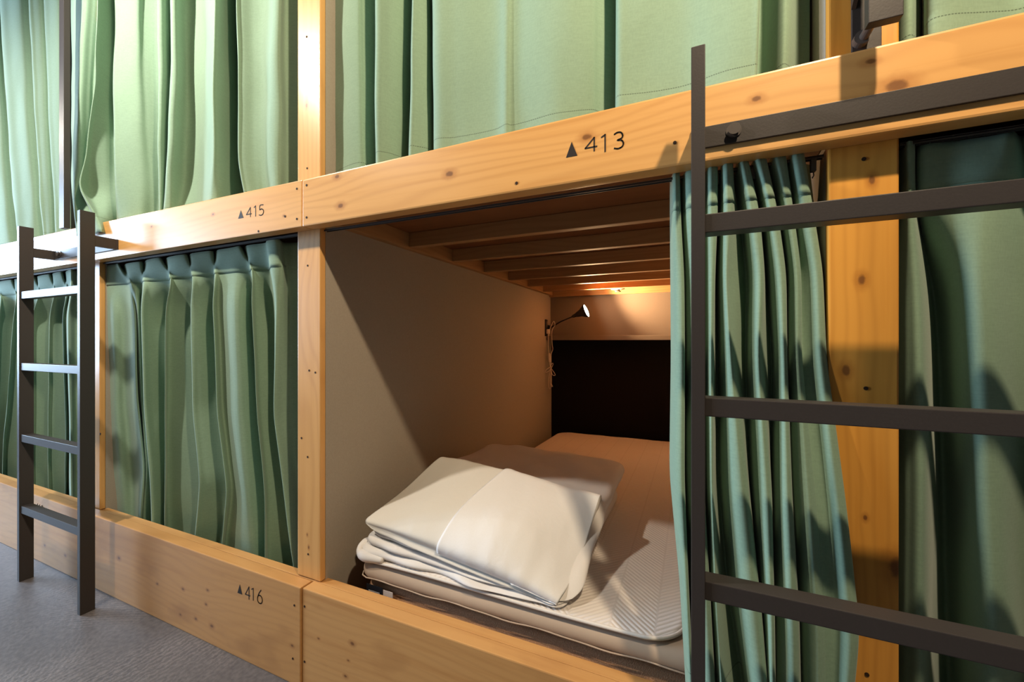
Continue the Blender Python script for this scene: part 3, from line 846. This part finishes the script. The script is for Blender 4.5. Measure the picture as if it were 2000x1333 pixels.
obj('binding', T([(x, y, (padtop(x, y) + ztop(y) + .004) / 2) for x, y in pts], .0042, 8), M['binding'], pad, True)

# folded duvet in three soft layers
dv = thing('folded_duvet', 'white duvet folded into a thick block under the pillows at the bed foot', 'duvet', (-.57, .47, .348))
lerp = lambda a, b, t: a + (b - a) * min(max(t, 0), 1)
def dtop(x, y):                             # top of the folded block
    s = (x + .865) / .60
    front = lerp(.434, .352 + .012, s)
    back = lerp(.500, .478, s)
    return lerp(front, back, (y - .12) / .34) + .006 * math.sin(y * 12 + x * 5)
base = lambda x, y: ztop(y) + .013
def lay(k): return lambda x, y: base(x, y) + (dtop(x, y) - base(x, y)) * k
obj('fold_layer', slab(-.870, -.262, .086, .850, base, lay(.36), r=.020, nx=56, ny=60, seed=11, amp=.005, fr=10, corner=.04, edge_wob=.018), M['duvet'], dv, True)
obj('fold_layer', slab(-.862, -.262, .094, .862, lay(.34), lay(.68), r=.020, nx=56, ny=60, seed=13, amp=.005, fr=9, corner=.04, edge_wob=.016), M['duvet'], dv, True)
obj('fold_layer', slab(-.852, -.235, .104, .880, lay(.66), lay(1.0), r=.030, nx=60, ny=64, seed=17, amp=.007, fr=8, corner=.06, edge_wob=.014), M['duvet'], dv, True)
roll = [(-.874, .10, .372), (-.874, .085, .385), (-.868, .080, .396), (-.85, .083, .392), (-.84, .10, .378)]
obj('bunched_end', T(spline([(-.868, .16, .362), (-.872, .12, .366), (-.870, .094, .364), (-.858, .086, .358), (-.830, .086, .354), (-.78, .090, .352)], 6),
    [.012 + .004 * math.sin(k * .35) for k in range(31)], 12), M['duvet'], dv, True)

# pillow: a bicubic control net, front edge low, ridge at the back
def net_surface(net, ns, nt, seed, amp, ss=(0, 1), off=0.0):
    R, K = len(net), len(net[0])
    def ev(s, t):
        s = min(max(s, 0), 1) * (K - 1); t = min(max(t, 0), 1) * (R - 1)
        j, i = min(int(s), K - 2), min(int(t), R - 2)
        fs, ft = s - j, t - i
        rows = []
        for ii in (max(i-1, 0), i, i+1, min(i+2, R-1)):
            r = net[ii]
            rows.append(cat(Vector(r[max(j-1, 0)]), Vector(r[j]), Vector(r[j+1]), Vector(r[min(j+2, K-1)]), fs))
        return cat(rows[0], rows[1], rows[2], rows[3], ft)
    out = []
    for a in range(nt + 1):
        row = []
        for b in range(ns + 1):
            t = a / nt
            lo = ss[0](t) if callable(ss[0]) else ss[0]
            s = lo + (ss[1] - lo) * b / ns
            p = ev(s, t)
            e = 1e-3
            du = ev(min(s + e, 1), t) - ev(max(s - e, 0), t); dw = ev(s, min(t + e, 1)) - ev(s, max(t - e, 0))
            n = du.cross(dw)
            n = n.normalized() if n.length > 1e-12 else Vector((0, 0, 1))
            wv = noise.noise(Vector((p.x * 14 + seed, p.y * 6, seed))) * .7 + noise.noise(Vector((p.x * 34 + seed, p.y * 13, seed + 2))) * .3
            edge = min(1, 6 * min(t, 1 - t) + .15)
            row.append(p + n * (off + wv * amp * edge))
        out.append(row)
    return out
NET = [
 [(-.852,.100,.436),(-.720,.100,.424),(-.580,.099,.404),(-.420,.099,.383),(-.282,.100,.357)],
 [(-.856,.108,.448),(-.722,.098,.446),(-.580,.096,.434),(-.418,.096,.412),(-.276,.104,.366)],
 [(-.850,.165,.462),(-.716,.160,.486),(-.574,.158,.482),(-.410,.156,.458),(-.268,.165,.376)],
 [(-.845,.250,.482),(-.708,.250,.514),(-.565,.250,.512),(-.400,.250,.486),(-.262,.250,.402)],
 [(-.812,.370,.540),(-.695,.375,.549),(-.555,.378,.536),(-.372,.380,.502),(-.252,.385,.476)],
 [(-.800,.410,.552),(-.692,.415,.548),(-.555,.418,.534),(-.365,.418,.502),(-.248,.415,.494)],
 [(-.802,.450,.530),(-.690,.455,.528),(-.555,.455,.515),(-.365,.452,.490),(-.250,.440,.484)],
 [(-.810,.470,.490),(-.690,.475,.488),(-.555,.472,.478),(-.365,.470,.466),(-.250,.455,.464)]]
def shell(rows, thick, name, mat, parent):
    bm = bmesh.new()
    tp = [[bm.verts.new(p) for p in r] for r in rows]
    n, m = len(tp), len(tp[0])
    for a in range(n - 1):
        for b in range(m - 1):
            bm.faces.new((tp[a][b], tp[a][b+1], tp[a+1][b+1], tp[a+1][b]))
    o = obj(name, bm, mat, parent, True)
    so = o.modifiers.new('thick', 'SOLIDIFY'); so.thickness = thick; so.offset = -1
    return o
def closed_pillow(rows, name, mat, parent):
    """top grid plus an underside spanning the same rim"""
    bm = bmesh.new()
    n, m = len(rows), len(rows[0])
    tp = [[bm.verts.new(p) for p in r] for r in rows]
    bt = []
    for a in range(n):
        r = []
        for b in range(m):
            if a in (0, n-1) or b in (0, m-1): r.append(tp[a][b]); continue
            s, t = b / (m-1), a / (n-1)
            c = (rows[a][0]*(1-s) + rows[a][m-1]*s) * .5 + (rows[0][b]*(1-t) + rows[n-1][b]*t) * .5
            d = min(s, 1-s, t, 1-t)
            p = rows[a][b].copy()
            p.z = min(c.z, rows[a][b].z) - .028 * min(1, d * 6)
            r.append(bm.verts.new(p))
        bt.append(r)
    for a in range(n - 1):
        for b in range(m - 1):
            bm.faces.new((tp[a][b], tp[a][b+1], tp[a+1][b+1], tp[a+1][b]))
            q = (bt[a][b], bt[a+1][b], bt[a+1][b+1], bt[a][b+1])
            try: bm.faces.new(q)
            except ValueError: pass
    return obj(name, bm, mat, parent, True)
pw = closed_pillow(net_surface(NET, 60, 60, 40.0, .0035), 'pillow', M['pillow'], None)
tag(pw, 'cream pillow lying on the folded duvet, left half uncovered', 'pillow')
sh = shell(net_surface(NET, 50, 60, 44.0, .0040, (lambda t: .455 + .075 * t, 1.0), off=.0065), .003, 'folded_sheet', M['sheet'], None)
tag(sh, 'bright white sheet folded over the right half of the pillow', 'sheet')

# ------------------------------------------------------------------ reading lamp and fittings in the open bed
M['black_plastic'] = plain('black_plastic', (0.012, 0.011, 0.011), 0.35, 0.5, 200, 0.1, 0)
M['white_plastic'] = plain('white_cable_plastic', (0.70, 0.62, 0.52), 0.45, 0.4, 200, 0.05, 0)
M['glow'] = emit('reading_bulb', (1.0, 0.80, 0.52), 38.0)
LX = POST[2][1]
yl = 1.90
head = P(1146, 607, yl)
ldir = Vector((0.90, -0.06, 0.34)).normalized()
rl = thing('reading_lamp', 'small black gooseneck reading lamp switched on at the head of the open bed', 'lamp', (LX, 2.04, 1.06))
backp = head - ldir * .075
prof = [(0.0, .016), (.012, .020), (.03, .024), (.05, .037), (.070, .045), (.074, .046)]
bm = bmesh.new()
tube(bm, [backp + ldir * d for d, r in prof], [r for d, r in prof], 24, cap=False)
tube(bm, [backp + ldir * d for d, r in prof], [r - .003 for d, r in prof], 24, cap=False)
tube(bm, [backp - ldir * .03, backp - ldir * .004, backp + ldir * .002], [.011, .013, .016], 16)
obj('shade', bm, M['black_plastic'], rl, True)
bm = bmesh.new()
tube(bm, [backp + ldir * .066, backp + ldir * .0705], .0415, 24)
obj('bulb', bm, M['glow'], rl)
base_p = Vector((LX + .012, 2.035, 1.055))
obj('gooseneck', T(spline([base_p, base_p + Vector((.03, -.005, .012)), base_p + Vector((.10, -.03, .045)), backp - ldir * .028], 8), .0055, 10), M['black_plastic'], rl, True)
obj('clamp', B(LX + .001, LX + .016, 2.02, 2.05, 1.035, 1.075, bevel=.002), M['black_plastic'], rl)
li = lamp('reading_lamp_light', 'SPOT', tuple(head + ldir * .004), 80, (1.0, 0.63, 0.32), 0.03, tuple(head + ldir + Vector((0, -.22, .02))), angle=2.45, blend=0.7)

so = thing('wall_outlet', 'narrow black socket strip on the partition beside the reading lamp', 'outlet', (LX, 2.0, 1.03))
obj('plate', B(LX + .0005, LX + .008, 1.970, 2.012, 0.995, 1.115, bevel=.002), M['black_plastic'], so)
obj('socket', B(LX + .008, LX + .0095, 1.978, 2.004, 1.06, 1.10, bevel=.0005), M['bolt'], so)
pl_ = thing('charger_cable', 'white charging cable looped and tied, hanging under the outlet', 'cable', (LX + .012, 1.99, 1.02))
obj('plug', B(LX + .0098, LX + .030, 1.974, 2.006, 1.012, 1.045, bevel=.004), M['white_plastic'], pl_, True)
x = LX + .022
bm = bmesh.new()
tube(bm, spline([(x, 1.985, 1.012), (x, 1.986, .93), (x + .004, 1.99, .86), (x + .008, 1.995, .80), (x + .012, 2.0, .77)], 8), .0022, 6)
tube(bm, spline([(x + .004, 2.0, 1.04), (x + .03, 2.01, 1.10), (x + .045, 2.0, 1.075), (x + .022, 2.0, 1.03), (x + .024, 2.0, .94), (x + .03, 1.995, .90), (x + .018, 1.995, .86), (x + .016, 2.0, .77)], 8), .0022, 6)
tube(bm, spline([(x + .014, 2.0, .775), (x - .012, 1.98, .755), (x - .016, 1.975, .735), (x + .01, 1.99, .75), (x + .03, 2.0, .79), (x + .024, 2.0, .80), (x + .014, 2.0, .77),
                 (x + .045, 1.99, .73), (x + .05, 1.985, .715), (x + .03, 1.985, .72), (x + .014, 2.0, .765)], 8), .0022, 6)
tube(bm, spline([(x + .012, 2.0, .765), (x + .004, 1.99, .70), (x + .002, 1.99, .635), (x + .012, 1.99, .615), (x + .022, 1.99, .66), (x + .016, 2.0, .76)], 8), .0022, 6)
tube(bm, spline([(x + .016, 2.0, .76), (x + .014, 1.99, .68), (x + .02, 1.985, .64), (x + .034, 1.98, .635), (x + .02, 1.985, .655)], 8), .0022, 6)
obj('cord', bm, M['white_plastic'], pl_, True)
obj('switch', T([(x + .0035, 1.989, .872), (x + .004, 1.99, .866), (x + .008, 1.994, .815), (x + .0085, 1.9945, .808)], [.005, .0095, .0095, .005], 10), M['white_plastic'], pl_, True)

sp = P(1207, 556, 1.93)
spk = thing('ceiling_sprinkler', 'small round sprinkler head under the bed deck near the back', 'sprinkler', (sp.x, 1.93, 1.30))
bm = bmesh.new()
tube(bm, [(sp.x, 1.93, 1.352), (sp.x, 1.93, 1.300), (sp.x, 1.93, 1.2975)], [.034, .044, .030], 24)
obj('collar', bm, M['white_plastic'], spk, True)
bm = bmesh.new()
tube(bm, [(sp.x, 1.93, 1.298), (sp.x, 1.93, 1.286)], .012, 14)
tube(bm, [(sp.x, 1.93, 1.2875), (sp.x, 1.93, 1.284)], .020, 18)
obj('nozzle', bm, M['bolt'], spk, True)
